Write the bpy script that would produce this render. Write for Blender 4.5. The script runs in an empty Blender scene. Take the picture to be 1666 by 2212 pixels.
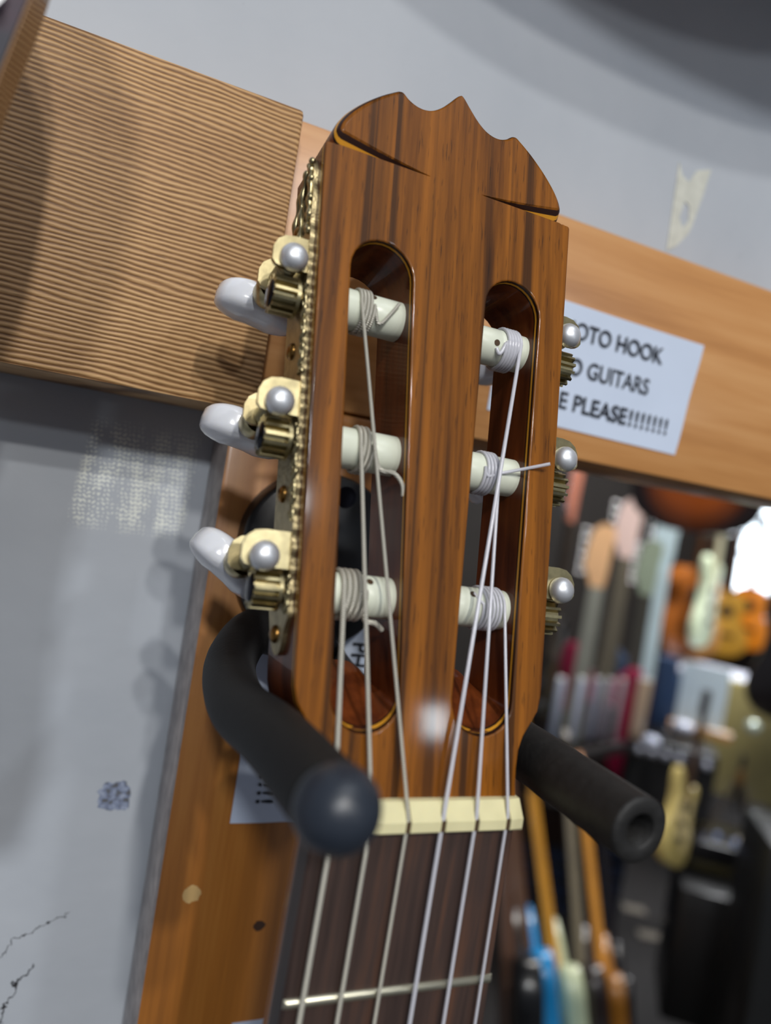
import bpy, bmesh, math, random
from mathutils import Vector, Matrix, geometry
random.seed(7)
PI = math.pi
S = bpy.context.scene
COL = S.collection

# ---------------------------------------------------------------- camera
cd = bpy.data.cameras.new('camera'); cam = bpy.data.objects.new('camera', cd); COL.objects.link(cam)
_r = Vector((0.90567959, -0.39248748, 0.16030611)); _d = Vector((0.13722428, -0.08638096, -0.98676635)); _f = Vector((0.40114083, 0.91569204, -0.02437466))
cam.matrix_world = Matrix(((_r.x, -_d.x, -_f.x, -0.0828850), (_r.y, -_d.y, -_f.y, -0.1447240), (_r.z, -_d.z, -_f.z, 0.0653813), (0, 0, 0, 1)))
cd.lens = 24.0; cd.sensor_fit = 'VERTICAL'; cd.sensor_height = 24.0 * 2212 / 1634.0; cd.sensor_width = cd.sensor_height * 1666 / 2212
cd.clip_start = 0.01; cd.clip_end = 60
cd.dof.use_dof = True; cd.dof.focus_distance = 0.206; cd.dof.aperture_fstop = 5.7; cd.dof.aperture_blades = 0
S.camera = cam

# ---------------------------------------------------------------- world, lamps, exposure
W = bpy.data.worlds.new('shop_air'); S.world = W; W.use_nodes = True
W.node_tree.nodes['Background'].inputs[0].default_value = (0.62, 0.68, 0.80, 1)
W.node_tree.nodes['Background'].inputs[1].default_value = 0.17
def lamp(name, kind, loc, target, energy, color, **kw):
    l = bpy.data.lights.new(name, kind); o = bpy.data.objects.new(name, l); COL.objects.link(o)
    l.energy = energy; l.color = color
    for k, v in kw.items(): setattr(l, k, v)
    o.location = loc
    o.rotation_euler = (Vector(target) - Vector(loc)).to_track_quat('-Z', 'Y').to_euler()
    return o
lamp('ceiling_spot_near', 'SPOT', (-0.09, -1.45, 0.98), (0.0, 0.1, 0.02), 24, (1.0, 0.96, 0.90), spot_size=1.3, spot_blend=0.5, shadow_soft_size=0.028)
lamp('ceiling_spot_far', 'SPOT', (-0.08, -1.60, 1.32), (0.0, 0.1, 0.02), 28, (1.0, 0.97, 0.92), spot_size=1.3, spot_blend=0.5, shadow_soft_size=0.03)
lamp('ceiling_spot_left', 'SPOT', (-0.50, -1.50, 0.86), (0.0, 0.1, 0.05), 30, (0.96, 0.98, 1.0), spot_size=1.4, spot_blend=0.5, shadow_soft_size=0.06)
lamp('ceiling_spot_right', 'SPOT', (0.42, -1.45, 0.70), (0.0, 0.1, 0.0), 8, (0.94, 0.97, 1.0), spot_size=1.3, spot_blend=0.5, shadow_soft_size=0.04)
lamp('shop_window_glow', 'AREA', (0.83, -1.50, 0.20), (0.0, 0.0, 0.02), 0.5, (0.86, 0.94, 1.0), shape='RECTANGLE', size=0.055, size_y=0.07)
lamp('overhead_fill', 'AREA', (0.3, -0.7, 1.6), (0.1, 0.1, 0.0), 5, (0.90, 0.95, 1.0), shape='RECTANGLE', size=1.2, size_y=0.5)  # unseen soft area light, added overhead for general fill
lamp('shop_fill_near', 'AREA', (1.6, 1.2, 1.4), (1.6, 2.0, -1.0), 40, (1.0, 0.97, 0.92), shape='RECTANGLE', size=1.2, size_y=0.5)  # unseen area light, added to brighten the near part of the shop
lamp('shop_fill_far', 'AREA', (3.4, 2.4, 1.5), (3.2, 3.0, -1.0), 85, (0.95, 0.97, 1.0), shape='RECTANGLE', size=1.6, size_y=0.8)  # second added fill, out of view, for the back of the shop
S.view_settings.view_transform = 'Standard'; S.view_settings.look = 'None'; S.view_settings.gamma = 1
S.view_settings.exposure = 0.27; S.view_settings.use_curve_mapping = False
S.cycles.use_denoising = True
S.cycles.max_bounces = 6

# ---------------------------------------------------------------- node helpers
def lin(r, g, b, a=1):
    f = lambda c: (c / 255) / 12.92 if c / 255 <= 0.04045 else ((c / 255 + 0.055) / 1.055) ** 2.4
    return (f(r), f(g), f(b), a)
class NT:
    def __init__(s, name):
        s.m = bpy.data.materials.new(name); s.m.use_nodes = True; s.t = s.m.node_tree
        s.b = s.t.nodes['Principled BSDF']; s.tc = s.t.nodes.new('ShaderNodeTexCoord')
        s.obj = s.tc.outputs['Object']
    def n(s, typ, ins=None, **props):
        nd = s.t.nodes.new('ShaderNode' + typ)
        for k, v in props.items(): setattr(nd, k, v)
        for k, v in (ins or {}).items(): s.set(nd.inputs[k], v)
        return nd
    def set(s, sock, v):
        if isinstance(v, bpy.types.NodeSocket): s.t.links.new(v, sock)
        else: sock.default_value = v
    def p(s, **kw):
        for k, v in kw.items(): s.set(s.b.inputs[k.replace('_', ' ')], v)
        return s
    def scale(s, vec, sc, off=(0, 0, 0)):
        return s.n('Mapping', {'Vector': vec, 'Scale': sc, 'Location': off}).outputs[0]
    def noise(s, vec, scale=1, detail=3, rough=0.5, dist=0):
        return s.n('TexNoise', {'Vector': vec, 'Scale': scale, 'Detail': detail, 'Roughness': rough, 'Distortion': dist}).outputs[0]
    def ramp(s, fac, stops, mode='LINEAR'):
        nd = s.n('ValToRGB', {'Fac': fac}); cr = nd.color_ramp; cr.interpolation = mode
        while len(cr.elements) < len(stops): cr.elements.new(0.5)
        for e, (p, c) in zip(cr.elements, stops): e.position = p; e.color = c if len(c) == 4 else (*c, 1)
        return nd.outputs[0]
    def math(s, op, a, b=0.0, c=0.0):
        nd = s.n('Math', operation=op); s.set(nd.inputs[0], a); s.set(nd.inputs[1], b)
        s.set(nd.inputs[2], c); return nd.outputs[0]
    def mix(s, fac, a, b, typ='MIX'):
        nd = s.n('MixRGB', blend_type=typ); s.set(nd.inputs[0], fac); s.set(nd.inputs[1], a); s.set(nd.inputs[2], b); return nd.outputs[0]
    def bump(s, h, strength=0.3, dist=0.001):
        s.set(s.b.inputs['Normal'], s.n('Bump', {'Height': h, 'Strength': strength, 'Distance': dist}).outputs[0])
    def sep(s, v=None):
        o = s.n('SeparateXYZ', {'Vector': v or s.obj}).outputs; return o[0], o[1], o[2]
    def within(s, v, lo, hi, soft):
        a = s.n('MapRange', {'Value': v, 'From Min': lo - soft, 'From Max': lo + soft}, clamp=True).outputs[0]
        b = s.n('MapRange', {'Value': v, 'From Min': hi - soft, 'From Max': hi + soft, 'To Min': 1.0, 'To Max': 0.0}, clamp=True).outputs[0]
        return s.math('MULTIPLY', a, b)
M = {}
def plain(name, col, rough=0.5, metal=0.0, var=0.12, scale=60, bump=0.0, coat=0.0, bscale=None, **kw):
    k = NT(name); nz = k.noise(k.obj, scale, 4)
    lo = tuple(c * (1 - var) for c in col[:3]) + (1,); hi = tuple(min(1, c * (1 + var)) for c in col[:3]) + (1,)
    k.p(Base_Color=k.ramp(nz, [(0.3, lo), (0.7, hi)]), Roughness=rough, Metallic=metal, Coat_Weight=coat, **kw)
    if bump: k.bump(k.noise(k.obj, bscale or scale * 6, 3), bump, 0.0005)
    M[name] = k.m; return k

# grey lilac painted wall with scuffs, dried adhesive dots, a chip and cracks
k = NT('wall_paint'); x, y, z = k.sep()
base = k.ramp(k.noise(k.obj, 14, 4), [(0.3, lin(176, 183, 192)), (0.7, lin(188, 194, 202))])
sc = k.ramp(k.noise(k.scale(k.obj, (90, 90, 130)), 1, 5, 0.7), [(0.70, (0, 0, 0)), (0.76, (1, 1, 1))])
base = k.mix(k.math('MULTIPLY', sc, 0.35), base, lin(120, 122, 132))
# dried adhesive: short wavy horizontal dashes
dx_ = k.math('ADD', x, k.math('MULTIPLY', z, 0.10))
row = k.math('ADD', z, k.math('ADD', k.math('MULTIPLY', k.math('SINE', k.math('MULTIPLY', dx_, 3400)), 0.00022), k.math('MULTIPLY', k.math('SUBTRACT', k.noise(k.scale(k.obj, (300, 0, 300)), 1, 2), 0.5), 0.0022)))
line_ = k.math('ADD', k.math('MULTIPLY', k.math('SINE', k.math('MULTIPLY', row, 2 * PI / 0.00150)), 0.5), 0.5)
dxw = k.math('ADD', dx_, k.math('MULTIPLY', k.math('SUBTRACT', k.noise(k.scale(k.obj, (420, 0, 420), (5, 0, 2)), 1, 2), 0.5), 0.0024))
dash = k.math('ADD', k.math('MULTIPLY', k.math('SINE', k.math('MULTIPLY', dxw, 2 * PI / 0.00150)), 0.5), 0.5)
thr = k.noise(k.scale(k.obj, (150, 0, 60)), 1, 3, 0.6)
dots = k.math('GREATER_THAN', k.math('ADD', k.math('MULTIPLY', line_, 0.62), k.math('MULTIPLY', dash, 0.38)), k.math('SUBTRACT', 1.95, k.math('MULTIPLY', thr, 2.5)))
msk = k.math('MULTIPLY', k.within(k.math('ADD', x, k.math('MULTIPLY', z, -0.10)), -0.0815, -0.0445, 0.0012), k.within(z, 0.0395, 0.0735, 0.0030))
base = k.mix(k.math('MULTIPLY', k.math('MULTIPLY', dots, msk), 0.95), base, lin(240, 244, 236))
# paint chip
chip = k.math('SQRT', k.math('ADD', k.math('POWER', k.math('ADD', x, 0.0489), 2), k.math('POWER', k.math('ADD', z, 0.0543), 2)))
chip = k.math('ADD', chip, k.math('MULTIPLY', k.math('SUBTRACT', k.noise(k.obj, 260, 3), 0.5), 0.006))
cm = k.math('LESS_THAN', chip, 0.0056)
base = k.mix(cm, base, k.ramp(k.noise(k.obj, 420, 4), [(0.36, lin(92, 92, 92)), (0.5, lin(126, 138, 165)), (0.62, lin(158, 168, 190))]))
# hairline cracks low on the wall
wrp = k.math('MULTIPLY', k.math('SUBTRACT', k.noise(k.obj, 90, 5, 0.65), 0.5), 0.016)
l1 = k.math('ABSOLUTE', k.math('SUBTRACT', k.math('ADD', z, wrp), k.math('ADD', k.math('MULTIPLY', k.math('ADD', x, 0.078), 0.55), -0.1075)))
l2 = k.math('ABSOLUTE', k.math('SUBTRACT', k.math('ADD', x, wrp), k.math('ADD', k.math('MULTIPLY', k.math('ADD', z, 0.125), 0.35), -0.0735)))
crm = k.math('MAXIMUM', k.math('MULTIPLY', k.math('LESS_THAN', l1, 0.00022), k.within(x, -0.12, -0.058, 0.0005)), k.math('MULTIPLY', k.math('LESS_THAN', l2, 0.0004), k.within(z, -0.17, -0.113, 0.0005)))
base = k.mix(crm, base, lin(45, 45, 48))
k.p(Base_Color=base, Roughness=0.62)
k.bump(k.math('ADD', k.noise(k.obj, 55, 5), k.math('ADD', k.math('MULTIPLY', cm, -1.2), k.math('MULTIPLY', crm, -1.5))), 0.35, 0.0012)
M['wall_paint'] = k.m

# rough sawn plank: raised grain ridges along X
k = NT('sawn_plank'); x, y, z = k.sep()
wob = k.math('MULTIPLY', k.math('SUBTRACT', k.noise(k.scale(k.obj, (22, 22, 75)), 1, 3), 0.5), 0.0042)
ph = k.math('MULTIPLY', k.math('ADD', k.math('ADD', z, k.math('MULTIPLY', x, 0.02)), wob), 2 * PI / 0.00150)
rid = k.math('ADD', k.math('MULTIPLY', k.math('SINE', ph), 0.5), 0.5)
fine = k.noise(k.scale(k.obj, (260, 300, 1900)), 1, 4, 0.65)
hgt = k.math('ADD', rid, k.math('MULTIPLY', fine, 0.8))
colr = k.ramp(k.math('ADD', k.math('MULTIPLY', rid, 0.62), k.math('MULTIPLY', fine, 0.42)), [(0.18, lin(122, 86, 50)), (0.42, lin(174, 131, 84)), (0.8, lin(216, 176, 124))])
tone = k.ramp(k.noise(k.scale(k.obj, (9, 9, 40)), 1, 4), [(0.3, (0.80, 0.76, 0.74)), (0.7, (1.0, 1.0, 1.0))])
colr = k.mix(1.0, colr, tone, 'MULTIPLY')
spl = k.ramp(k.noise(k.scale(k.obj, (35, 35, 420)), 1, 4, 0.6), [(0.66, (0, 0, 0)), (0.70, (1, 1, 1))])
colr = k.mix(k.math('MULTIPLY', spl, 0.45), colr, lin(84, 58, 38))
k.p(Base_Color=colr, Roughness=0.5, Specular_IOR_Level=0.5); k.bump(hgt, 0.45, 0.0004)
M['sawn_plank'] = k.m

def pine(name, axis, lo, mid, hi, coat):
    k = NT(name); sc = (3, 60, 60) if axis == 'x' else (60, 60, 3)
    g = k.noise(k.scale(k.obj, sc), 1, 4, 0.55, 0.6); f = k.noise(k.scale(k.obj, tuple(c * 9 for c in sc)), 1, 3)
    c = k.ramp(k.math('ADD', k.math('MULTIPLY', g, 0.8), k.math('MULTIPLY', f, 0.2)), [(0.3, lo), (0.5, mid), (0.68, hi)])
    if axis == 'z':                                               # pale worn dot and a screw hole in the varnish
        x, y, z = k.sep()
        for (cx, cz, r, col) in ((-0.0228, -0.0765, 0.0030, lin(205, 170, 112)), (0.0022, -0.0895, 0.0020, lin(60, 36, 18))):
            d = k.math('SQRT', k.math('ADD', k.math('POWER', k.math('SUBTRACT', x, cx), 2), k.math('POWER', k.math('SUBTRACT', z, cz), 2)))
            d = k.math('ADD', d, k.math('MULTIPLY', k.math('SUBTRACT', k.noise(k.obj, 500, 3), 0.5), 0.0022))
            c = k.mix(k.math('LESS_THAN', d, r), c, col)
    k.p(Base_Color=c, Roughness=0.42, Coat_Weight=coat, Coat_Roughness=0.18)
    k.bump(k.noise(k.scale(k.obj, (70, 70, 70)), 1, 3), 0.12, 0.001); M[name] = k.m
pine('pine_board', 'z', lin(128, 78, 24), lin(168, 105, 36), lin(192, 130, 56), 0.5)
pine('beam_wood', 'x', lin(166, 108, 50), lin(196, 138, 78), lin(210, 156, 98), 0.35)
plain('board_edge', lin(150, 142, 140), 0.5, var=0.3, scale=150, coat=0.2)

# laminated headstock: layers are real depths below the face (local z), grain runs along local y
k = NT('headstock_wood'); x, y, z = k.sep()
def rosewood(k, dark, mid, hi, streak):
    v = k.scale(k.obj, (520, 22, 520)); g = k.noise(k.scale(k.obj, (210, 5, 210)), 1, 4, 0.6, 0.5); f = k.noise(v, 1, 4, 0.6)
    c = k.ramp(k.math('ADD', k.math('MULTIPLY', g, 0.6), k.math('MULTIPLY', f, 0.4)), [(0.33, dark), (0.47, mid), (0.62, hi)])
    st = k.ramp(k.noise(k.scale(k.obj, (230, 2.6, 230), (3.1, 0, 0)), 1, 3, 0.5, 0.4), [(0.55, (0, 0, 0)), (0.64, (1, 1, 1))])
    c = k.mix(k.math('MULTIPLY', st, 0.75), c, streak)
    po = k.ramp(k.noise(k.scale(k.obj, (1900, 110, 1900)), 1, 2, 0.5), [(0.63, (0, 0, 0)), (0.69, (1, 1, 1))])
    return k.mix(k.math('MULTIPLY', po, 0.6), c, streak)
face = rosewood(k, lin(66, 34, 8), lin(114, 66, 15), lin(146, 87, 22), lin(30, 17, 9))
mah = k.ramp(k.noise(k.scale(k.obj, (160, 14, 160)), 1, 4, 0.6), [(0.35, lin(70, 30, 12)), (0.65, lin(112, 54, 22))])
lay = lambda lo, hi: k.within(z, lo, hi, 0.00003)
c = k.mix(k.math('LESS_THAN', z, -0.00245), face, mah)
c = k.mix(lay(-0.0012, -0.00032), c, lin(46, 25, 17)); c = k.mix(lay(-0.00245, -0.0019), c, lin(40, 21, 14))
c = k.mix(lay(-0.0019, -0.0012), c, lin(214, 150, 44))
k.p(Base_Color=c, Roughness=0.42, Specular_IOR_Level=0.15, Coat_Weight=0.34, Coat_Roughness=0.07)
k.bump(k.noise(k.obj, 900, 3), 0.05, 0.0003)
M['headstock_wood'] = k.m
k = NT('neck_wood'); k.p(Base_Color=k.ramp(k.noise(k.scale(k.obj, (200, 200, 12)), 1, 4, 0.6), [(0.3, lin(64, 30, 16)), (0.7, lin(102, 52, 28))]), Roughness=0.3, Coat_Weight=0.5); M['neck_wood'] = k.m
k = NT('fretboard_wood'); g = k.noise(k.scale(k.obj, (420, 420, 16)), 1, 4, 0.65)
k.p(Base_Color=k.ramp(k.math('ADD', k.math('MULTIPLY', g, .6), k.math('MULTIPLY', k.noise(k.scale(k.obj, (60, 60, 14)), 1, 3), .4)), [(0.35, lin(44, 33, 30)), (0.52, lin(66, 50, 44)), (0.66, lin(92, 62, 46))]), Roughness=0.52)
k.bump(g, 0.15, 0.0004); M['fretboard_wood'] = k.m
plain('aged_gold', lin(176, 164, 126), 0.33, 1.0, var=0.22, scale=320, bump=0.02)
plain('plate_gold', lin(172, 158, 122), 0.42, 1.0, var=0.25, scale=260, bump=0.35, bscale=900)
plain('dark_steel', lin(34, 34, 42), 0.22, 0.9, var=0.1)
plain('old_brass', lin(150, 112, 60), 0.3, 1.0, var=0.2)
plain('silver_cap', lin(222, 224, 228), 0.40, 0.7, var=0.04)
plain('fret_metal', lin(205, 200, 178), 0.35, 0.9, var=0.08)
plain('pearl', lin(234, 237, 244), 0.16, 0.0, var=0.03, scale=120, coat=0.6, Subsurface_Weight=0.25, Subsurface_Radius=(0.003, 0.003, 0.004))
plain('roller_plastic', lin(222, 226, 208), 0.32, 0.0, var=0.03, scale=200, Subsurface_Weight=0.15, Subsurface_Radius=(0.002, 0.002, 0.0015))
plain('bone', lin(226, 218, 172), 0.3, 0.0, var=0.05, scale=150, Subsurface_Weight=0.2, Subsurface_Radius=(0.002, 0.0015, 0.001))
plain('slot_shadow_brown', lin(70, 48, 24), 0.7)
k = NT('wound_string'); k.p(Base_Color=lin(214, 210, 198), Metallic=0.85, Roughness=0.38)
M['wound_string'] = k.m
k = NT('nylon'); k.p(Base_Color=lin(236, 236, 244), Roughness=0.16, Transmission_Weight=0.35, IOR=1.5, Subsurface_Weight=0.3, Subsurface_Radius=(0.002, 0.002, 0.002)); M['nylon'] = k.m
k = NT('foam'); nz = k.noise(k.scale(k.obj, (420, 1700, 420)), 1, 4, 0.6)
k.p(Base_Color=k.ramp(nz, [(0.3, lin(18, 18, 19)), (0.7, lin(28, 28, 29))]), Roughness=0.62, Specular_IOR_Level=0.35); k.bump(nz, 0.35, 0.0005); M['foam'] = k.m
plain('foam_wrinkled', lin(27, 26, 25), 0.6, var=0.3, scale=300, bump=0.5, bscale=420)
plain('rubber_cap', lin(40, 46, 56), 0.36, var=0.06, scale=80, bump=0.06)
plain('black_plastic', lin(20, 21, 24), 0.35, var=0.1, bump=0.05)
plain('paper', lin(206, 218, 238), 0.55, var=0.02, scale=40, coat=0.25)
plain('ink', lin(30, 34, 44), 0.6)
plain('cream_tape', lin(206, 208, 198), 0.6, var=0.1, scale=200)
plain('floor_carpet', lin(32, 28, 27), 0.75, var=0.25, scale=9, bump=0.2)
plain('shop_wall', lin(38, 33, 29), 0.8, var=0.15, scale=4)
plain('plaster', lin(150, 150, 156), 0.8, var=0.06, scale=5)

# ---------------------------------------------------------------- mesh helpers (local units: metres)
class MB:
    def __init__(s): s.v = []; s.f = []
    def add(s, vs, fs):
        o = len(s.v); s.v += [tuple(v) for v in vs]; s.f += [tuple(i + o for i in f) for f in fs]; return s
    def box(s, lo, hi):
        x0, y0, z0 = lo; x1, y1, z1 = hi
        return s.add([(x0, y0, z0), (x1, y0, z0), (x1, y1, z0), (x0, y1, z0), (x0, y0, z1), (x1, y0, z1), (x1, y1, z1), (x0, y1, z1)],
                     [(0, 3, 2, 1), (4, 5, 6, 7), (0, 1, 5, 4), (1, 2, 6, 5), (2, 3, 7, 6), (3, 0, 4, 7)])
    def tube(s, pts, r, n=10, caps=True):
        pts = [Vector(p) for p in pts]; rs = r if isinstance(r, (list, tuple)) else [r] * len(pts)
        t0 = (pts[1] - pts[0]).normalized(); up = Vector((0, 0, 1)) if abs(t0.z) < .9 else Vector((1, 0, 0))
        nrm = t0.cross(up).normalized(); vs = []; fs = []
        for i, p in enumerate(pts):
            t = (pts[min(i + 1, len(pts) - 1)] - pts[max(i - 1, 0)]).normalized()
            nrm = (nrm - t * nrm.dot(t)).normalized(); b = t.cross(nrm)
            for j in range(n):
                a = 2 * PI * j / n; vs.append(p + (nrm * math.cos(a) + b * math.sin(a)) * rs[i])
        for i in range(len(pts) - 1):
            for j in range(n): fs.append((i * n + j, i * n + (j + 1) % n, (i + 1) * n + (j + 1) % n, (i + 1) * n + j))
        if caps:
            fs.append(tuple(range(n))[::-1]); fs.append(tuple((len(pts) - 1) * n + j for j in range(n)))
        return s.add(vs, fs)
    def lathe(s, prof, o, ax, n=24):                        # prof: (radius, distance along ax)
        o = Vector(o); ax = Vector(ax).normalized(); up = Vector((0, 0, 1)) if abs(ax.z) < .9 else Vector((1, 0, 0))
        u = ax.cross(up).normalized(); w = ax.cross(u); vs = []; fs = []
        for (r, h) in prof:
            for j in range(n):
                a = 2 * PI * j / n; vs.append(o + ax * h + (u * math.cos(a) + w * math.sin(a)) * max(r, 1e-6))
        for i in range(len(prof) - 1):
            for j in range(n): fs.append((i * n + j, i * n + (j + 1) % n, (i + 1) * n + (j + 1) % n, (i + 1) * n + j))
        fs.append(tuple(range(n))[::-1]); fs.append(tuple((len(prof) - 1) * n + j for j in range(n)))
        return s.add(vs, fs)
    def sphere(s, c, rad, nu=20, nv=12):
        c = Vector(c); vs = []; fs = []
        for i in range(nv + 1):
            th = PI * i / nv
            for j in range(nu):
                ph = 2 * PI * j / nu; vs.append((c.x + rad[0] * math.sin(th) * math.cos(ph), c.y + rad[1] * math.sin(th) * math.sin(ph), c.z + rad[2] * math.cos(th)))
        for i in range(nv):
            for j in range(nu): fs.append((i * nu + j, (i + 1) * nu + j, (i + 1) * nu + (j + 1) % nu, i * nu + (j + 1) % nu))
        return s.add(vs, fs)
    def plate(s, outer, holes, fn):                          # flat sheet with holes; fn(a, b, side) gives a point, side 0 front / 1 back
        pts, tris = fill([outer] + holes); n = len(pts)
        s_v = [fn(a, b, 0) for a, b in pts] + [fn(a, b, 1) for a, b in pts]
        fs = [tuple(t) for t in tris] + [(t[2] + n, t[1] + n, t[0] + n) for t in tris]
        s.add(s_v, fs)
        for lp in [outer] + holes:
            m = len(lp); vs = [fn(a, b, 0) for a, b in lp] + [fn(a, b, 1) for a, b in lp]
            s.add(vs, [(i, (i + 1) % m, m + (i + 1) % m, m + i) for i in range(m)])
        return s
def inside(p, lp):
    r = False; x, y = p; j = len(lp) - 1
    for i in range(len(lp)):
        xi, yi = lp[i]; xj, yj = lp[j]
        if (yi > y) != (yj > y) and x < (xj - xi) * (y - yi) / (yj - yi) + xi: r = not r
        j = i
    return r
def fill(loops, extra=(), lines=()):
    vs = []; es = []
    for lp in loops:
        o = len(vs); vs += [Vector(p) for p in lp]; es += [(o + i, o + (i + 1) % len(lp)) for i in range(len(lp))]
    for ln in lines:
        o = len(vs); vs += [Vector(p) for p in ln]; es += [(o + i, o + i + 1) for i in range(len(ln) - 1)]
    vs += [Vector(p) for p in extra]
    sc = 1000.0
    ov, oe, of, *_ = geometry.delaunay_2d_cdt([v * sc for v in vs], es, [], 0, 1e-4)
    pts = [(v.x / sc, v.y / sc) for v in ov]; tris = []
    for f in of:
        c = (sum(pts[i][0] for i in f) / len(f), sum(pts[i][1] for i in f) / len(f))
        if inside(c, loops[0]) and not any(inside(c, h) for h in loops[1:]): tris.append(tuple(f))
    return pts, tris
def obj(name, mb, mat, parent=None, smooth=40, rot=None, loc=None):
    me = bpy.data.meshes.new(name); me.from_pydata(mb.v, [], mb.f); me.update()
    bm = bmesh.new(); bm.from_mesh(me); bmesh.ops.remove_doubles(bm, verts=bm.verts, dist=1e-6); bmesh.ops.recalc_face_normals(bm, faces=bm.faces); bm.to_mesh(me); bm.free()
    me.materials.append(M[mat] if isinstance(mat, str) else mat)
    if smooth:
        me.polygons.foreach_set('use_smooth', [True] * len(me.polygons)); me.set_sharp_from_angle(angle=math.radians(smooth))
    o = bpy.data.objects.new(name, me); COL.objects.link(o)
    if parent: o.parent = parent
    if rot: o.rotation_euler = rot
    if loc: o.location = loc
    return o
def empty(name, loc=(0, 0, 0)):
    o = bpy.data.objects.new(name, None); COL.objects.link(o); o.location = loc; o.empty_display_size = 0.02; return o
def tag(o, label, cat, group=None):
    o['label'] = label; o['category'] = cat
    if group: o['group'] = group
    return o
def struct(o): o['kind'] = 'structure'; return o
def text_mesh(name, body, size, mat, parent, bold=0.012, align='CENTER', space=1.0, gap=1.0):
    cu = bpy.data.curves.new(name, 'FONT'); cu.body = body; cu.size = size; cu.align_x = align; cu.offset = bold * size; cu.space_line = space; cu.space_character = gap; cu.extrude = 0.00006
    t = bpy.data.objects.new(name + '_tmp', cu); COL.objects.link(t)
    me = bpy.data.meshes.new_from_object(t.evaluated_get(bpy.context.evaluated_depsgraph_get())); bpy.data.objects.remove(t)
    me.materials.clear(); me.materials.append(M[mat]); o = bpy.data.objects.new(name, me); COL.objects.link(o); o.parent = parent; return o
mm = 0.001

# ---------------------------------------------------------------- setting: near wall, beam opening, shop room
WY = 0.126
struct(obj('wall_front', MB().box((-1.6, WY, -1.65), (0.046, WY + 0.03, 1.7)).box((0.046, WY, 0.10), (3.2, WY + 0.03, 1.7)), 'wall_paint', smooth=0))
def beveled(mb_lo, mb_hi, r):
    bm = bmesh.new(); t = MB().box(mb_lo, mb_hi); vs = [bm.verts.new(v) for v in t.v]
    for f in t.f: bm.faces.new([vs[i] for i in f])
    bmesh.ops.bevel(bm, geom=list(bm.edges), offset=r, segments=2, profile=0.5, affect='EDGES')
    m = MB(); bm.verts.index_update(); m.v = [tuple(v.co) for v in bm.verts]; m.f = [tuple(v.index for v in f.verts) for f in bm.faces]; bm.free(); return m
plank = obj('sawn_plank', beveled((-0.75, 0.088, 0.0835), (-0.0290, WY, 0.1775), 0.0014), 'sawn_plank')
tag(plank, 'rough sawn timber plank with ridged grain fixed across the grey wall left of the guitar', 'plank')
post = obj('pine_board', beveled((-0.0345, 0.100, -1.0), (0.0460, WY, 0.0900), 0.0020), 'pine_board')
post.data.materials.append(M['board_edge'])
for f in post.data.polygons:
    if f.normal.x < -0.5: f.material_index = 1
tag(post, 'orange varnished vertical pine board behind the guitar neck', 'board')
beam = obj('header_beam', beveled((-0.0280, 0.100, 0.0905), (1.9, 0.156, 0.1800), 0.0012), 'beam_wood')
beam['kind'] = 'structure'; beam.name = 'trim_1'

# ---------------------------------------------------------------- paper signs
def sign(origin, w, h, rot, lines, label, skew=0.0, name='paper_sign', pitch=0.0137, size=0.0091, first=0.0085, off=0.0):
    r = empty(name, origin)
    r.rotation_euler = rot
    mb = MB(); N = 8
    vs = [(w * i / N - w / 2 + skew * i * j / N / N, h * j / N - h / 2, 0.0003 + 0.0003 * math.sin(i * 0.9) * math.sin(j * 1.1)) for j in range(N + 1) for i in range(N + 1)]
    fs = [(j * (N + 1) + i, j * (N + 1) + i + 1, (j + 1) * (N + 1) + i + 1, (j + 1) * (N + 1) + i) for j in range(N) for i in range(N)]
    n = len(vs); vs2 = vs + [(a, b, 0.0) for a, b, c in vs]; fs2 = fs + [tuple(i + n for i in f[::-1]) for f in fs]
    for i in range(N): fs2 += [(i, i + n, i + 1 + n, i + 1), (N * (N + 1) + i, N * (N + 1) + i + 1, N * (N + 1) + i + 1 + n, N * (N + 1) + i + n)]
    for j in range(N): fs2 += [(j * (N + 1), (j + 1) * (N + 1), (j + 1) * (N + 1) + n, j * (N + 1) + n), (j * (N + 1) + N, j * (N + 1) + N + n, (j + 1) * (N + 1) + N + n, (j + 1) * (N + 1) + N)]
    mb.add(vs2, fs2); obj('sheet', mb, 'paper', r)
    for q, (ln, sx, cx, gap) in enumerate(lines):
        t = text_mesh('lettering', ln, size, 'ink', r, 0.016, gap=gap); t.scale = (sx, 1, 1)
        t.location = (cx + off, h / 2 - first - size * 0.72 - min(q, 2) * pitch, 0.00075)
    tag(r, label, 'sign'); return r
SIGN = [('PHOTO HOOK', 0.88, 0.0, 1.0), ('NO GUITARS', 0.86, 0.0, 1.0), ('HERE PLEASE', 0.96, -0.0102, 1.0), ('!!!!!!!', 0.95, 0.0262, 1.18)]
sign((0.1045, 0.0999, 0.1250), 0.0925, 0.0475, (PI / 2, math.radians(0.8), 0), SIGN, 'white paper sign reading PHOTO HOOK on the header beam right of the guitar', 0.0050, first=0.0063, off=0.0030)
sign((0.0096, 0.0999, -0.0085), 0.0880, 0.0470, (PI / 2, PI / 2, 0), SIGN[:2] + [('HERE PLEASE', 0.96, -0.0138, 1.0), ('!!!!!!!', 0.95, 0.0226, 1.18)], 'white paper sign turned sideways on the pine board behind the hanger', first=0.0070, off=0.0050, size=0.0086, pitch=0.0130)
low = empty('paper_sign', (0.032, 0.0999, -0.1705)); low.rotation_euler = (PI / 2, 0, 0)
obj('sheet', MB().box((-0.034, -0.047, 0), (0.013, 0.047, 0.0003)), 'paper', low, 0)
tag(low, 'white paper sheet on the pine board lowest in the picture beside the fretboard', 'sign')
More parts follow.
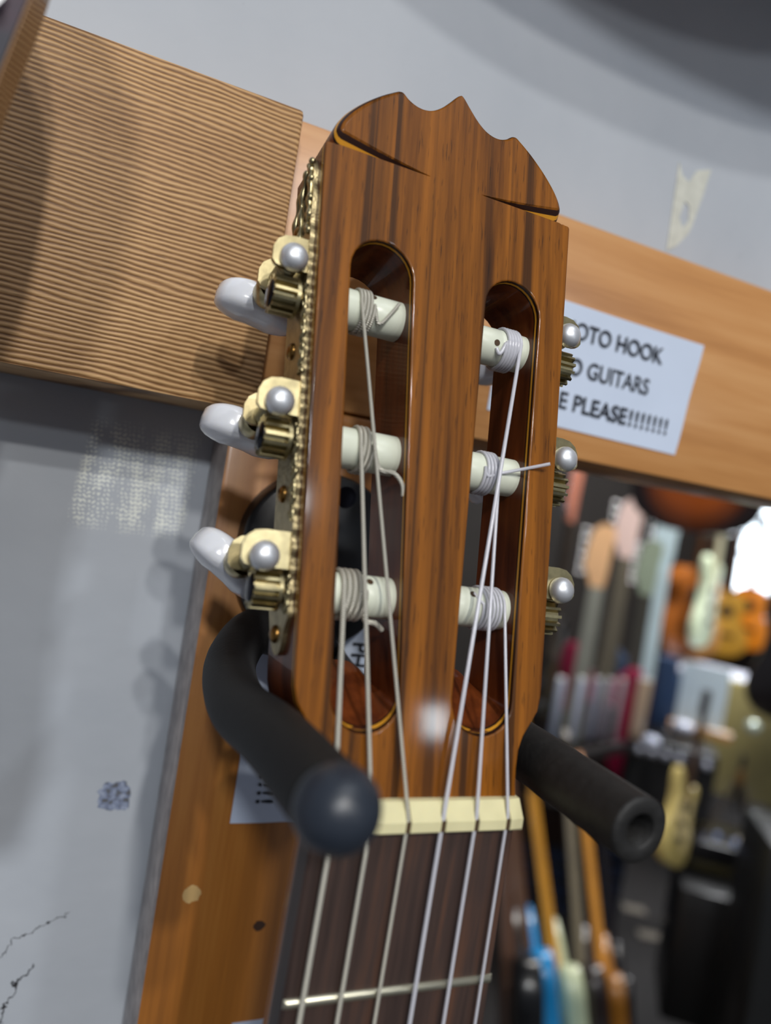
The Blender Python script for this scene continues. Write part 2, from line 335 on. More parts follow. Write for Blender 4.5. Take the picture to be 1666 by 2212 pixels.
# torn strip of cream tape residue on the wall
tp = MB(); L = [(0.1492, 0.232), (0.1520, 0.227), (0.1565, 0.225), (0.1600, 0.2315), (0.1680, 0.2345), (0.1660, 0.223), (0.1625, 0.207), (0.1610, 0.203), (0.1555, 0.196), (0.1505, 0.1925), (0.1500, 0.207)]
tp.plate(L, [[(0.1560, 0.2165), (0.1590, 0.215), (0.1600, 0.209), (0.1575, 0.2045), (0.1545, 0.2085)]], lambda a, b, s: (a, WY - (0.0005 if s == 0 else 0.0), b))
tag(obj('tape_residue', tp, 'cream_tape', smooth=0), 'torn strip of cream tape residue on the grey wall above the paper sign', 'tape')

# ---------------------------------------------------------------- classical guitar
TILT = math.radians(12.6687); HR = (PI / 2 - TILT, 0, 0)
_u = Vector((0, math.sin(TILT), math.cos(TILT))); _m = Vector((0, -math.cos(TILT), math.sin(TILT)))
def HW(x, y, z): return (Vector((1, 0, 0)) * x + _u * y + _m * z) * mm      # headstock millimetres to world metres
G = empty('classical_guitar'); tag(G, 'classical guitar with slotted rosewood headstock hanging on the wall hook in front', 'guitar')

# headstock outline in millimetres, x right, y up the head
side = [(25.0, -0.3), (25.0, 3), (25.05, 6.4), (25.5, 10.6), (26.7, 13.8), (28.9, 17.0), (30.6, 19.6), (31.4, 23.0)]
y0 = 26.0
while y0 < 148: side.append((30.72 + .0345 * y0, y0)); y0 += 1.6
side += [(35.85, 148.9), (35.6, 149.4), (35.1, 149.6), (34.3, 149.6), (33.5, 149.7)]
crown_k = [(33.5, 149.7), (33.75, 151.2), (33.75, 153.2), (33.1, 156.0), (31.6, 158.8), (29.4, 161.6), (26.4, 164.6), (22.8, 167.6), (19.4, 169.9), (17.6, 170.9), (16.2, 170.7), (14.6, 169.4), (12.6, 168.5), (10.4, 168.3), (8.0, 169.0), (5.6, 170.7), (3.4, 173.0), (1.4, 175.4), (0.5, 176.2), (0.0, 176.35)]
def catmull(ps, n=4):
    out = []
    for i in range(len(ps) - 1):
        a = ps[max(i - 1, 0)]; b = ps[i]; c = ps[i + 1]; d = ps[min(i + 2, len(ps) - 1)]
        for j in range(n):
            t = j / n; out.append(tuple(0.5 * (2 * b[q] + (c[q] - a[q]) * t + (2 * a[q] - 5 * b[q] + 4 * c[q] - d[q]) * t * t + (3 * b[q] - a[q] - 3 * c[q] + d[q]) * t ** 3) for q in range(len(b))))
    return out + [tuple(ps[-1])]
right = side[:-1] + catmull(crown_k)
outer = right + [(-a, b) for a, b in right[::-1][1:]]
def slot_loop(sg, n=14):
    y1, y2 = 21.7, 120.2; loop = []
    cx = lambda yy: 14.07 + .038 * yy; rr = 8.22
    for i in range(n + 1): a = PI * i / n; loop.append((cx(y2) + rr * math.cos(a), y2 + rr * math.sin(a)))
    ys = [y2 - (y2 - y1) * i / 24 for i in range(1, 24)]
    loop += [(cx(v) - rr, v) for v in ys]
    for i in range(n + 1): a = PI + PI * i / n; loop.append((cx(y1) + rr * math.cos(a), y1 + rr * math.sin(a)))
    loop += [(cx(v) + rr, v) for v in ys[::-1]]
    return loop if sg > 0 else [(-a, b) for a, b in loop[::-1]]
slots = [slot_loop(1), slot_loop(-1)]
def area(lp): return 0.5 * sum(lp[i][0] * lp[(i + 1) % len(lp)][1] - lp[(i + 1) % len(lp)][0] * lp[i][1] for i in range(len(lp)))
def inset(lp, w, sgn):
    out = []; n = len(lp); ccw = 1 if area(lp) > 0 else -1
    for i, p in enumerate(lp):
        a = lp[i - 1]; b = lp[(i + 1) % n]; tx, ty = b[0] - a[0], b[1] - a[1]; l = math.hypot(tx, ty) or 1
        nx, ny = -ty / l * ccw * sgn, tx / l * ccw * sgn; ww = w(p); out.append((p[0] + nx * ww, p[1] + ny * ww))
    return out
def bev(p): 
    if p[1] < 149.9: return 0.45, 0.40
    t = min(1, max(0, (abs(p[0]) - 4) / 26)); return 0.75 + 1.35 * t, 2.1 + 0.9 * t
def groove(x, y):
    ax = abs(x)
    if ax <= 6 or y < 149.62: return 0.0
    q = min(1.0, (ax - 6) / 27); eu = 149.6 + 4.4 * q ** 1.3
    return 3.0 * q ** 0.62 * (eu - y) / (eu - 149.6) if y < eu else 0.0
T = 21.0
hb = MB()
K = 4
def rings(lp, sgn, wf):
    rr = []
    for i in range(K + 1):
        ph = PI / 2 * i / K
        lp2 = inset(lp, lambda p: wf(p)[0] * (1 - math.sin(ph)), sgn)
        rr.append([(a[0], a[1], -wf(p)[1] * (1 - math.cos(ph)) - groove(*a)) for a, p in zip(lp2, lp)])
    return rr
orings = rings(outer, 1, bev)
srings = [rings(s, -1, lambda p: (0.45, 0.38)) for s in slots]
inner = [(a, b) for a, b, c in orings[0]]; sin_ = [[(a, b) for a, b, c in r[0]] for r in srings]
ex = []; yy = 150.0
while yy < 156:
    xx = -32.0
    while xx <= 32:
        if inside((xx, yy), inner) and inside((xx * 1.02, yy + .4), inner): ex.append((xx, yy))
        xx += 0.8
    yy += 0.55
lines = [[(sg * (6 + 26.2 * i / 40), yv) for i in range(41)] for sg in (1, -1) for yv in (149.58, 149.72)]
lines += [[(sg * (7 + 25.2 * i / 60), 149.6 + 4.4 * ((1 + 25.2 * i / 60) / 27) ** 1.3 + .10) for i in range(61)] for sg in (1, -1)]
pts, tris = fill([inner] + sin_, ex, lines)
hb.add([(a, b, -groove(a, b)) for a, b in pts], tris)
for rr in [orings] + srings:
    for i in range(K):
        n = len(rr[0]); hb.add(rr[i] + rr[i + 1], [(j, (j + 1) % n, n + (j + 1) % n, n + j) for j in range(n)])
def back_shift(p):                                                    # lower end of each slot ramps up towards the back
    return (p[0], p[1] + 15.0 * max(0, min(1, (21.7 - p[1] + 1) / 9.0)))
obk = outer; sbk = [[back_shift(p) for p in s] for s in slots]
for rr, bk in zip([orings] + srings, [obk] + sbk):
    n = len(bk); top = rr[-1]; steps = [0, .08, .5, 1.0]
    grid = [[(a[0] + (b[0] - a[0]) * t, a[1] + (b[1] - a[1]) * t, a[2] + (-T - a[2]) * t) for a, b in zip(top, bk)] for t in steps]
    for g0, g1 in zip(grid, grid[1:]): hb.add(g0 + g1, [(j, (j + 1) % n, n + (j + 1) % n, n + j) for j in range(n)])
pts, tris = fill([obk] + sbk); hb.add([(a, b, -T) for a, b in pts], tris)
hb.v = [(a * mm, b * mm, c * mm) for a, b, c in hb.v]
head = obj('headstock', hb, 'headstock_wood', G, 35, HR)
for f in head.data.polygons:
    if all(abs(head.data.vertices[v].co.z) < 1e-6 for v in f.vertices): f.use_smooth = False

def scl(mb): mb.v = [(a * mm, b * mm, c * mm) for a, b, c in mb.v]; return mb
YR = [43.7, 78.3, 113.0]; ZR = -8.5; RR = 4.95
# string rollers through the slots
for sg in (-1, 1):
    for i, yr in enumerate(YR):
        xi = 5.4 + .038 * yr; xo = 22.8 + .038 * yr
        pr = [(RR - .5, 0), (RR, .6), (RR, xo - xi - 9), (RR - .12, xo - xi - 8.8), (RR - .12, xo - xi - 8.3), (RR, xo - xi - 8.1), (RR, xo - xi)]
        rl = obj('string_roller', scl(MB().lathe(pr, (sg * xi, yr, ZR), (sg, 0, 0), 40)), 'roller_plastic', G, 50, HR)
        hx, ha = {(1, 2): (16.5, -8), (-1, 2): (18.6, 38), (-1, 0): (14.0, 40), (1, 0): (13.6, 36)}.get((sg, i), (15.0, 120))
        a = math.radians(ha); nrm = Vector((0, math.sin(a), math.cos(a))); c0 = Vector((sg * hx, yr, ZR)) + nrm * (RR - .6)
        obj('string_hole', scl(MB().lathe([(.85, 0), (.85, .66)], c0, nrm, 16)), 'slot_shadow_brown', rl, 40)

# tuner plates with worm gears
def xs(y): return 30.72 + .0345 * y
def make_tuner(sg, angles):
    P3 = lambda y, z, out: (sg * (xs(y) + out), y, z)
    # base plate: long strip with a lyre shaped openwork top and a rounded lower end
    oz = lambda y, z: (y, z)
    left_edge = [(128, -3.9), (131, -4.6), (134, -3.8), (138, -3.6), (141, -4.4), (144, -4.0), (147, -5.2), (148.2, -7.2), (147.6, -9.0), (145.5, -10.6), (142, -13.2), (138.5, -15.6), (134.5, -17.3), (130.5, -18.0), (127, -18.6)]
    outl = []
    yy = 37.0
    while yy < 127.5: outl.append((yy, -4.2 + .35 * math.sin(yy * 1.35))); yy += 0.8
    outl += catmull(left_edge, 3)
    yy = 126.0
    while yy > 40: outl.append((yy, -19.0)); yy -= 4.0
    outl += catmull([(39, -18.8), (36, -17.8), (33, -16.6), (30.2, -14.6), (28.8, -12.0), (29.4, -9.2), (31.5, -7.6), (34, -6.6), (36, -5.2)], 3)
    hole = lambda cy, cz, ry, rz, a=0: [(cy + ry * math.cos(t) * math.cos(a) - rz * math.sin(t) * math.sin(a), cz + ry * math.cos(t) * math.sin(a) + rz * math.sin(t) * math.cos(a)) for t in [2 * PI * q / 18 for q in range(18)]]
    holes = [hole(139.5, -9.6, 4.4, 1.5, -.12), hole(131.8, -9.2, 2.6, 1.5, .05), hole(135.5, -14.0, 4.2, 1.0, -.32), hole(131.5, -16.0, 1.6, .7, -.2)]
    pl = obj('tuner_plate', scl(MB().plate(outl, holes, lambda y, z, s: P3(y, z, 0.05 if s else 1.15))), 'plate_gold', G, 40, HR)
    # beaded edge strips between brackets and raised scroll work
    for (ya, yb) in ((38.0, 46.5), (58.5, 81.0), (93.0, 115.0)):
        for zz, ph in ((-4.3, 0), (-6.0, 1.3)):
            pp = []; rs = []; t = ya
            while t < yb: pp.append(P3(t, zz + .30 * math.sin(t * 1.1 + ph), 1.25)); rs.append(.42 + .22 * math.sin(t * 2.1 + ph)); t += 0.4
            obj('edge_beading', scl(MB().tube(pp, rs, 8)), 'aged_gold', pl, 50)
    sw = MB()
    for path in ([(128.2, -5.2), (131, -6.4), (133.4, -5.0), (136, -5.8), (139.5, -5.3), (142.5, -6.0), (145, -6.0), (146.6, -7.4)], [(128.4, -12.0), (132, -11.6), (136, -12.0), (140, -11.8), (143.5, -10.2), (146, -8.6)], [(128.4, -17.2), (132, -16.8), (136, -15.8), (140, -13.8), (143, -11.9)]):
        cp = catmull(path, 5); sw.tube([P3(a, b, 1.3) for a, b in cp], [.75 + .28 * math.sin(q * .9) for q in range(len(cp))], 8)
    for yv in (128.6, 132.6, 137.0, 142.0, 146.4): sw.sphere(P3(yv, -5.0, 1.4), (.9, 1.0, .9), 10, 8)
    obj('scroll_relief', scl(sw), 'aged_gold', pl, 50)
    for (yv, zv) in ((33.5, -12.3), (65.8, -13.0), (100.8, -13.0), (131.4, -13.2)):
        sc_ = obj('plate_screw', scl(MB().lathe([(2.1, 0), (2.1, .3), (1.7, .9), (.9, 1.3), (.02, 1.4)], P3(yv, zv, 1.1), (sg, 0, 0), 18)), 'old_brass', pl, 40)
    for i in range(3):
        ky = 50.0 + 35 * i; kx = 39.6; gy = YR[i] - .4
        # U bracket: two rounded tabs standing off the plate
        br = MB()
        for zc in (-5.6, -18.4):
            o0 = xs(ky) + .9; w = 44.4 - o0; tl = [(0, -2.4), (w - 2.2, -2.4), (w - .8, -2.0), (w, -1.0), (w, 2.2), (w - .9, 4.2), (w - 2.6, 5.5), (w - 5, 5.9), (0, 5.9)]
            br.plate(tl, [], lambda a, b, s: (sg * (o0 + a), ky + b, zc + (.7 if s == 0 else -.7)))
        br.box((sg * (xs(ky) + .9), ky - 2.4, -18.4), (sg * (xs(ky) + 1.9), ky + 5.9, -5.6))
        obj('worm_bracket', scl(br), 'aged_gold', pl, 30)
        pr = [(2.5, 0), (2.5, 1.0)]; h = 1.0
        while h < 12.2: pr += [(1.75, h), (2.45, h + .45), (2.45, h + .75), (1.75, h + 1.2)]; h += 1.45
        pr += [(2.6, 13.0), (2.6, 14.2), (2.0, 14.4), (2.0, 17.6), (3.4, 16.0), (3.9, 17.2), (3.9, 21.6), (3.3, 23.0), (2.2, 25.5)]
        obj('worm_shaft', scl(MB().lathe(pr, (sg * kx, ky, -5.0), (0, 0, -1), 24)), 'aged_gold', pl, 45)
        obj('shaft_cap', scl(MB().lathe([(2.7, -1.3), (3.35, -1.0), (3.4, -.2), (3.2, .7), (2.6, 1.55), (1.6, 2.15), (.6, 2.4), (.02, 2.42)], (sg * kx, ky, -3.6), (0, 0, 1), 28)), 'silver_cap', pl, 60)
        # gear wheel on the roller axis
        gz = -9.6; o0 = xs(gy) + 1.1; gm = MB(); nt = 14; loop = []
        for q in range(nt):
            for (f, r) in ((0, 3.4), (.30, 3.4), (.40, 4.8), (.74, 4.8), (.84, 3.4)): loop.append((r * math.cos(2 * PI * (q + f) / nt), r * math.sin(2 * PI * (q + f) / nt)))
        gm.plate(loop, [], lambda a, b, s: (sg * (o0 + (7.3 if s == 0 else 1.9)), gy + a, gz + b))
        gm.lathe([(3.0, 0), (3.3, .9), (4.9, 1.0), (4.9, 1.9)], (sg * o0, gy, gz), (sg, 0, 0), 30)
        gr = obj('gear_wheel', scl(gm), 'aged_gold', pl, 30)
        obj('gear_screw', scl(MB().lathe([(3.3, 0), (3.3, .25), (2.9, .6), (1.0, .8), (.02, .8)], (sg * (o0 + 7.2), gy, gz), (sg, 0, 0), 24)), 'dark_steel', pl, 40)
        # pearl button: flattened rounded oval on the shaft end
        an = math.radians(angles[i]); bm_ = MB(); N1, N2 = 26, 16; vs = []; fs = []
        ex_, ey_ = Vector((math.cos(an), math.sin(an), 0)), Vector((-math.sin(an), math.cos(an), 0)); c0 = Vector((sg * kx, ky + .4, -35.6))
        se = lambda t, e: math.copysign(abs(t) ** e, t)
        for a in range(N2 + 1):
            th = PI * a / N2 - PI / 2
            for b in range(N1):
                ph = 2 * PI * b / N1
                w_ = 11.4 * se(math.cos(th), .75) * se(math.cos(ph), .8); t_ = 4.9 * se(math.cos(th), .5) * se(math.sin(ph), .5); l_ = 7.0 * se(math.sin(th), .8)
                if abs(w_) < 3.4 and abs(t_) > 2: t_ *= .9
                vs.append(c0 + ex_ * (w_ * (1 - .10 * l_ / 6.4)) + ey_ * t_ + Vector((0, 0, l_)))
        for a in range(N2):
            for b in range(N1): fs.append((a * N1 + b, (a + 1) * N1 + b, (a + 1) * N1 + (b + 1) % N1, a * N1 + (b + 1) % N1))
        bm_.add(vs, fs); obj('tuner_button', scl(bm_), 'pearl', pl, 60)
    return pl
make_tuner(-1, [-36, -12, -10])
make_tuner(1, [45, 35, 12])

# nut with string slots, neck, fretboard, frets
NUTX = [-21.3, -12.9, -4.2, 4.4, 12.9, 21.2]
nb = MB(); stn = []
edges = [-25.4] + sum([[q - .62, q - .5, q + .5, q + .62] for q in NUTX], []) + [25.4]
for j, xv in enumerate(edges):
    dip = 1.05 if (0 < j < len(edges) - 1 and (j - 1) % 4 in (1, 2)) else 0
    inx = .5 if j in (0, len(edges) - 1) else 0
    stn.append([(xv, 4.0, .2), (xv, -1.6 + inx, .2), (xv, -3.9 + dip + inx, -2.9), (xv, -4.35 + dip + inx, -3.4), (xv, -4.4 + dip + inx, -5.6), (xv, -3.9 + dip, -6.0), (xv, 4.0, -6.0)])
stn = [[(a * .985 if i in (0,) else a, b, c) for a, b, c in st] for i, st in enumerate(stn)]
n = 7
for s0, s1 in zip(stn, stn[1:]): nb.add(s0 + s1, [(q, (q + 1) % n, n + (q + 1) % n, n + q) for q in range(n)])
nb.add(stn[0], [tuple(range(n))]); nb.add(stn[-1], [tuple(range(n))[::-1]])
nut = obj('nut', scl(nb), 'bone', G, 30)
sl = MB()
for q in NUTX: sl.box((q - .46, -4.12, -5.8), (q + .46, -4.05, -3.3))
obj('string_slot_shade', scl(sl), 'slot_shadow_brown', nut, 0)  # dark strips laid over the slots, standing in for the shade inside them
END = -330.0
wid = lambda z: 24.9 + 4.9 * (-6 - z) / 324
fb = MB(); st = []
for z in (-6.0, -60, -120, -220, END):
    w = wid(z); st.append([(-w, 4.4, z), (-w, -1.2, z), (-w + .6, -1.74, z), (w - .6, -1.74, z), (w, -1.2, z), (w, 4.4, z)])
for s0, s1 in zip(st, st[1:]): fb.add(s0 + s1, [(q, (q + 1) % 6, 6 + (q + 1) % 6, 6 + q) for q in range(6)])
fb.add(st[0], [tuple(range(6))]); fb.add(st[-1], [tuple(range(6))[::-1]])
board = obj('fretboard', scl(fb), 'fretboard_wood', G, 30)
for f in range(1, 11):
    z = -6.0 - 650 * (1 - 2 ** (-f / 12)); w = wid(z) - .1
    vs = []; fs = []; n = 8
    for xv in (-w, -w + .7, w - .7, w):
        hh = 1.0 if abs(xv) < w - .1 else .45
        vs += [(xv, -1.72 - hh * math.sin(PI * q / (n - 1)), z + 1.05 * math.cos(PI * q / (n - 1))) for q in range(n)]
    for r in range(3): fs += [(r * n + q, r * n + (q + 1) % n, (r + 1) * n + (q + 1) % n, (r + 1) * n + q) for q in range(n)]
    fs += [tuple(range(n)), tuple(3 * n + q for q in range(n))[::-1]]
    obj('fret', scl(MB().add(vs, fs)), 'fret_metal', board, 60)
nk = MB(); st = []; n = 15
for z in (14, 4, -8, -60, -150, END):
    w = min(wid(z), wid(-6)) if z > -6 else wid(z); dp = 15.5
    st.append([(-w * math.cos(PI * q / (n - 1)), 4.4 + dp * math.sin(PI * q / (n - 1)) ** .8, z) for q in range(n)])
for s0, s1 in zip(st, st[1:]): nk.add(s0 + s1, [(q, (q + 1) % n, n + (q + 1) % n, n + q) for q in range(n)])
nk.add(st[0], [tuple(range(n))]); nk.add(st[-1], [tuple(range(n))[::-1]])
obj('neck', scl(nk), 'neck_wood', G, 50)

# strings: coil round the roller, run to the nut slot and down the fretboard
def string(sg, i, x0, x1, turns, rs, nutx, bridgex, mat, tail):
    yr, zr = YR[i], ZR; R = RR + rs * .9
    qn = Vector((nutx, -3.62 + rs * .2, -2.7)); qy = qn.dot(_u); qz = qn.dot(_m)
    dy, dz = qy - yr, qz - zr; D = math.hypot(dy, dz); ba = math.atan2(dz, dy); th = ba + (-1) * math.acos(R / D)
    cand = [ba + s * math.acos(R / D) for s in (1, -1)]; th = max(cand, key=lambda a: math.sin(a))
    sgn = 1                                                           # wraps over the top of the roller
    nst = int(turns * 26); pts = []
    tail_w = [HW(*t) for t in catmull(tail + [(x0, yr + R * math.cos(th - 2 * PI * turns), zr + R * math.sin(th - 2 * PI * turns))], 4)[:-1]]
    for j in range(nst + 1):
        f = j / nst; a = th - 2 * PI * turns * (1 - f) * sgn
        pts.append(HW(x0 + (x1 - x0) * f, yr + R * math.cos(-(a - 2 * th) if False else a), zr + R * math.sin(a)))
    lead = tail_w
    nutp = qn * mm
    br = Vector((bridgex, -4.4, -650.0)) * mm; t = (END + 2 - qn.z) / (-650.0 - qn.z)
    nut2 = Vector((nutx, -3.55 + rs * .2, -5.6)) * mm
    endp = nut2 + (br - nut2) * t
    full = lead + pts + [pts[-1] + (nutp - pts[-1]) * q for q in (.25, .5, .75)] + [nutp, nut2] + [nut2 + (endp - nut2) * q for q in (.25, .5, .75, 1)]
    mb = MB().tube(full, rs * mm, 10)
    return obj('string', mb, mat, G, 60)
BX = [-29, -17.4, -5.8, 5.8, 17.4, 29]
k = NT('wound_ribs')                                                  # fine winding ribs along the string direction
xx, yy_, zz = k.sep(); ribs = k.math('SINE', k.math('MULTIPLY', k.math('ADD', zz, k.math('MULTIPLY', xx, .25)), 2 * PI / 0.00046))
k.p(Base_Color=lin(212, 208, 194), Metallic=0.35, Roughness=0.38); k.bump(ribs, 0.8, 0.00012); M['wound_ribs'] = k.m
string(-1, 0, -15.4, -20.9, 4, .62, NUTX[0], BX[0], 'wound_ribs', [(-9.2, 36.2, -6.8), (-11.5, 37.6, -6.0), (-14.2, 38.3, -6.2)])
string(-1, 1, -16.2, -19.6, 3, .52, NUTX[1], BX[1], 'wound_ribs', [(-8.3, 67.6, -2.2), (-9.0, 70.2, -1.6), (-11, 72.6, -2.2), (-14, 73.6, -4.2)])
string(-1, 2, -18.6, -22.2, 4, .43, NUTX[2], BX[2], 'wound_ribs', [(-12.6, 115.0, -2.6), (-14.4, 112.2, -2.8), (-17.0, 109.2, -4.0)])
string(1, 2, 19.2, 23.6, 5, .52, NUTX[3], BX[3], 'nylon', [(16.6, 111.0, -4.0), (17.6, 109.5, -3.8)])
string(1, 1, 14.6, 18.6, 4, .44, NUTX[4], BX[4], 'nylon', [(29.5, 80.6, 3.2), (24.5, 79.2, -.4), (19.5, 77.8, -3.3), (15.4, 76.4, -3.4)])
string(1, 0, 16.0, 22.0, 6, .38, NUTX[5], BX[5], 'nylon', [(13.8, 47.0, -4.6), (14.8, 45.5, -4.0)])

# ---------------------------------------------------------------- guitar hanger
H = empty('guitar_hanger', (0, 0.1, 0.03)); tag(H, 'black wall hanger with two foam covered arms carrying the guitar', 'hanger')
HL = Vector((0, 0.1, 0.03))
def rel(p): return tuple(Vector(p) * mm - HL)
bl = []
for i in range(25): a = PI * i / 24; bl.append((26.5 * math.cos(a), 45 + 24 * math.sin(a)))
for i in range(25): a = PI + PI * i / 24; bl.append((26.5 * math.cos(a), 35 + 25 * math.sin(a)))
bp = MB(); K2 = [(0, 99.9), (0, 92.5), (.5, 90.8), (1.5, 90.0)]
loops = [[(a, yv, b) for a, b in inset(bl, lambda p: w, 1)] for w, yv in K2]
for l0, l1 in zip(loops, loops[1:]): n = len(bl); bp.add(l0 + l1, [(q, (q + 1) % n, n + (q + 1) % n, n + q) for q in range(n)])
bp.add(loops[0], [tuple(range(len(bl)))]); bp.add(loops[-1], [tuple(range(len(bl)))[::-1]])
bp.v = [rel(v) for v in bp.v]
base = obj('base_plate', bp, 'black_plastic', H, 40)
rc = MB().lathe([(3.6, 0), (3.6, .5), (2.9, .5), (2.9, .2), (.05, .2)], (5.0, 90.1, 62.0), (0, -1, 0), 28); rc.v = [rel(v) for v in rc.v]
obj('screw_recess', rc, 'dark_steel', base, 40)
hub = MB().lathe([(10.5, 0), (10.5, 3), (9.5, 5), (8.2, 7), (7.6, 12)], (0, 91, 11), (0, -1, 0), 32); hub.v = [rel(v) for v in hub.v]
obj('swivel_hub', hub, 'black_plastic', H, 40)
la = catmull([(-2, 81, 12), (-13, 81, 16.5), (-23, 75, 18), (-30.5, 63, 14.5), (-34.8, 48, 11.8), (-37.1, 25, 11.0), (-36.0, 0, 13.2), (-35.4, -33, 14.6)], 8)
arm = MB().tube(la, 6.9, 28); arm.v = [rel(v) for v in arm.v]; obj('foam_arm', arm, 'foam', H, 60)
cap = MB().sphere((-35.3, -36.0, 14.8), (7.25, 7.25, 7.25), 32, 20); cap.v = [rel(v) for v in cap.v]
ca = obj('arm_end_cap', cap, 'rubber_cap', H, 60); ca['label'] = 'rounded blue black rubber end cap'
ra = catmull([(2, 81, 10), (13, 81, 0.5), (24, 76, -3.0), (31.5, 63, 0.5), (35.4, 46, 4.5), (36.2, 25, 5.8), (36.2, -27.6, 5.2)], 8)
arm = MB()
n = 30; rad = [7.1] * len(ra)
arm.tube(ra, rad, n, caps=False)
e = Vector(ra[-1]); axd = (Vector(ra[-1]) - Vector(ra[-2])).normalized()
arm.lathe([(7.1, 0), (6.9, .5), (6.4, .8), (3.9, .8), (3.5, .5), (3.4, -14), (.05, -14)], e, axd, n)
arm.f = [f for f in arm.f if len(f) <= 4]
arm.v = [rel(v) for v in arm.v]; ro = obj('foam_arm', arm, 'foam_wrinkled', H, 60); ro['label'] = 'foam sleeve with an open hollow end'

# ---------------------------------------------------------------- shop room beyond the opening
CAMP = Vector((-0.082885, -0.144724, 0.065381))
def AT(px, py, d):                                                    # sight line through a photo point, d metres deep
    return CAMP + (_r * ((px - 833) / 1634.0) + _d * ((py - 1106) / 1634.0) + _f) * d
struct(obj('floor', MB().box((-1.6, -2.0, -1.70), (8.0, 5.0, -1.65)), 'floor_carpet', smooth=0))
struct(obj('wall_back', MB().box((-1.6, 4.60, -1.65), (5.28, 4.70, 1.7)).box((5.28, 4.60, -1.65), (6.9, 4.70, -0.45)).box((5.28, 4.60, 0.50), (6.9, 4.70, 1.7)).box((6.9, 4.60, -1.65), (8.0, 4.70, 1.7)), 'shop_wall', smooth=0))
struct(obj('wall_right', MB().box((7.9, 0.16, -1.65), (8.0, 4.6, 1.7)), 'shop_wall', smooth=0))
struct(obj('ceiling', MB().box((-1.6, WY + 0.03, 1.7), (8.0, 5.0, 1.75)), 'plaster', smooth=0))
k = NT('daylight_pane'); k.p(Base_Color=(0.8, 0.9, 1, 1), Emission_Color=(0.80, 0.91, 1.0, 1), Emission_Strength=5.0, Roughness=0.2); M['daylight_pane'] = k.m
wf = MB()
for xa in (5.28, 5.80, 6.34, 6.86): wf.box((xa, 4.58, -0.45), (xa + .04, 4.62, 0.50))
for za in (-0.45, 0.02, 0.46): wf.box((5.28, 4.58, za), (6.9, 4.62, za + .04))
plain('window_paint', lin(205, 208, 212), 0.5)
win = struct(obj('window_1', wf, 'window_paint', smooth=0))
obj('pane', MB().box((5.30, 4.63, -0.45), (6.88, 4.64, 0.50)), 'daylight_pane', win, 0)

_cols = {}
def cm_(rgb, rough=0.3, metal=0.0, coat=0.3):
    key = (rgb, rough, metal)
    if key not in _cols:
        nm = 'finish_%d_%d_%d' % rgb; plain(nm, lin(*rgb), rough, metal, var=0.06, scale=12, coat=coat); _cols[key] = M[nm]
    return _cols[key]
def burst(name, mid, edge, r0, r1):
    k = NT(name); x, y, z = k.sep()
    d = k.math('SQRT', k.math('ADD', k.math('POWER', x, 2), k.math('POWER', k.math('ADD', y, 0.76), 2)))
    k.p(Base_Color=k.ramp(d, [(r0, mid), (r1, edge)]), Roughness=0.25, Coat_Weight=0.6); return k.m
half_ac = [(0, -.455), (.06, -.45), (.105, -.425), (.138, -.38), (.142, -.34), (.125, -.30), (.115, -.26), (.125, -.22), (.16, -.17), (.188, -.11), (.19, -.05), (.17, .0), (.12, .035), (.06, .05), (0, .053)]
half_el_r = [(0, -.40), (.03, -.40), (.055, -.43), (.085, -.455), (.115, -.45), (.13, -.41), (.12, -.36), (.115, -.31), (.13, -.25), (.155, -.17), (.158, -.09), (.13, -.03), (.07, -.003), (0, .0)]
half_el_l = [(0, -.40), (.03, -.41), (.06, -.47), (.10, -.505), (.135, -.49), (.14, -.43), (.125, -.37), (.118, -.31), (.13, -.24), (.16, -.16), (.163, -.09), (.13, -.03), (.07, -.003), (0, .0)]
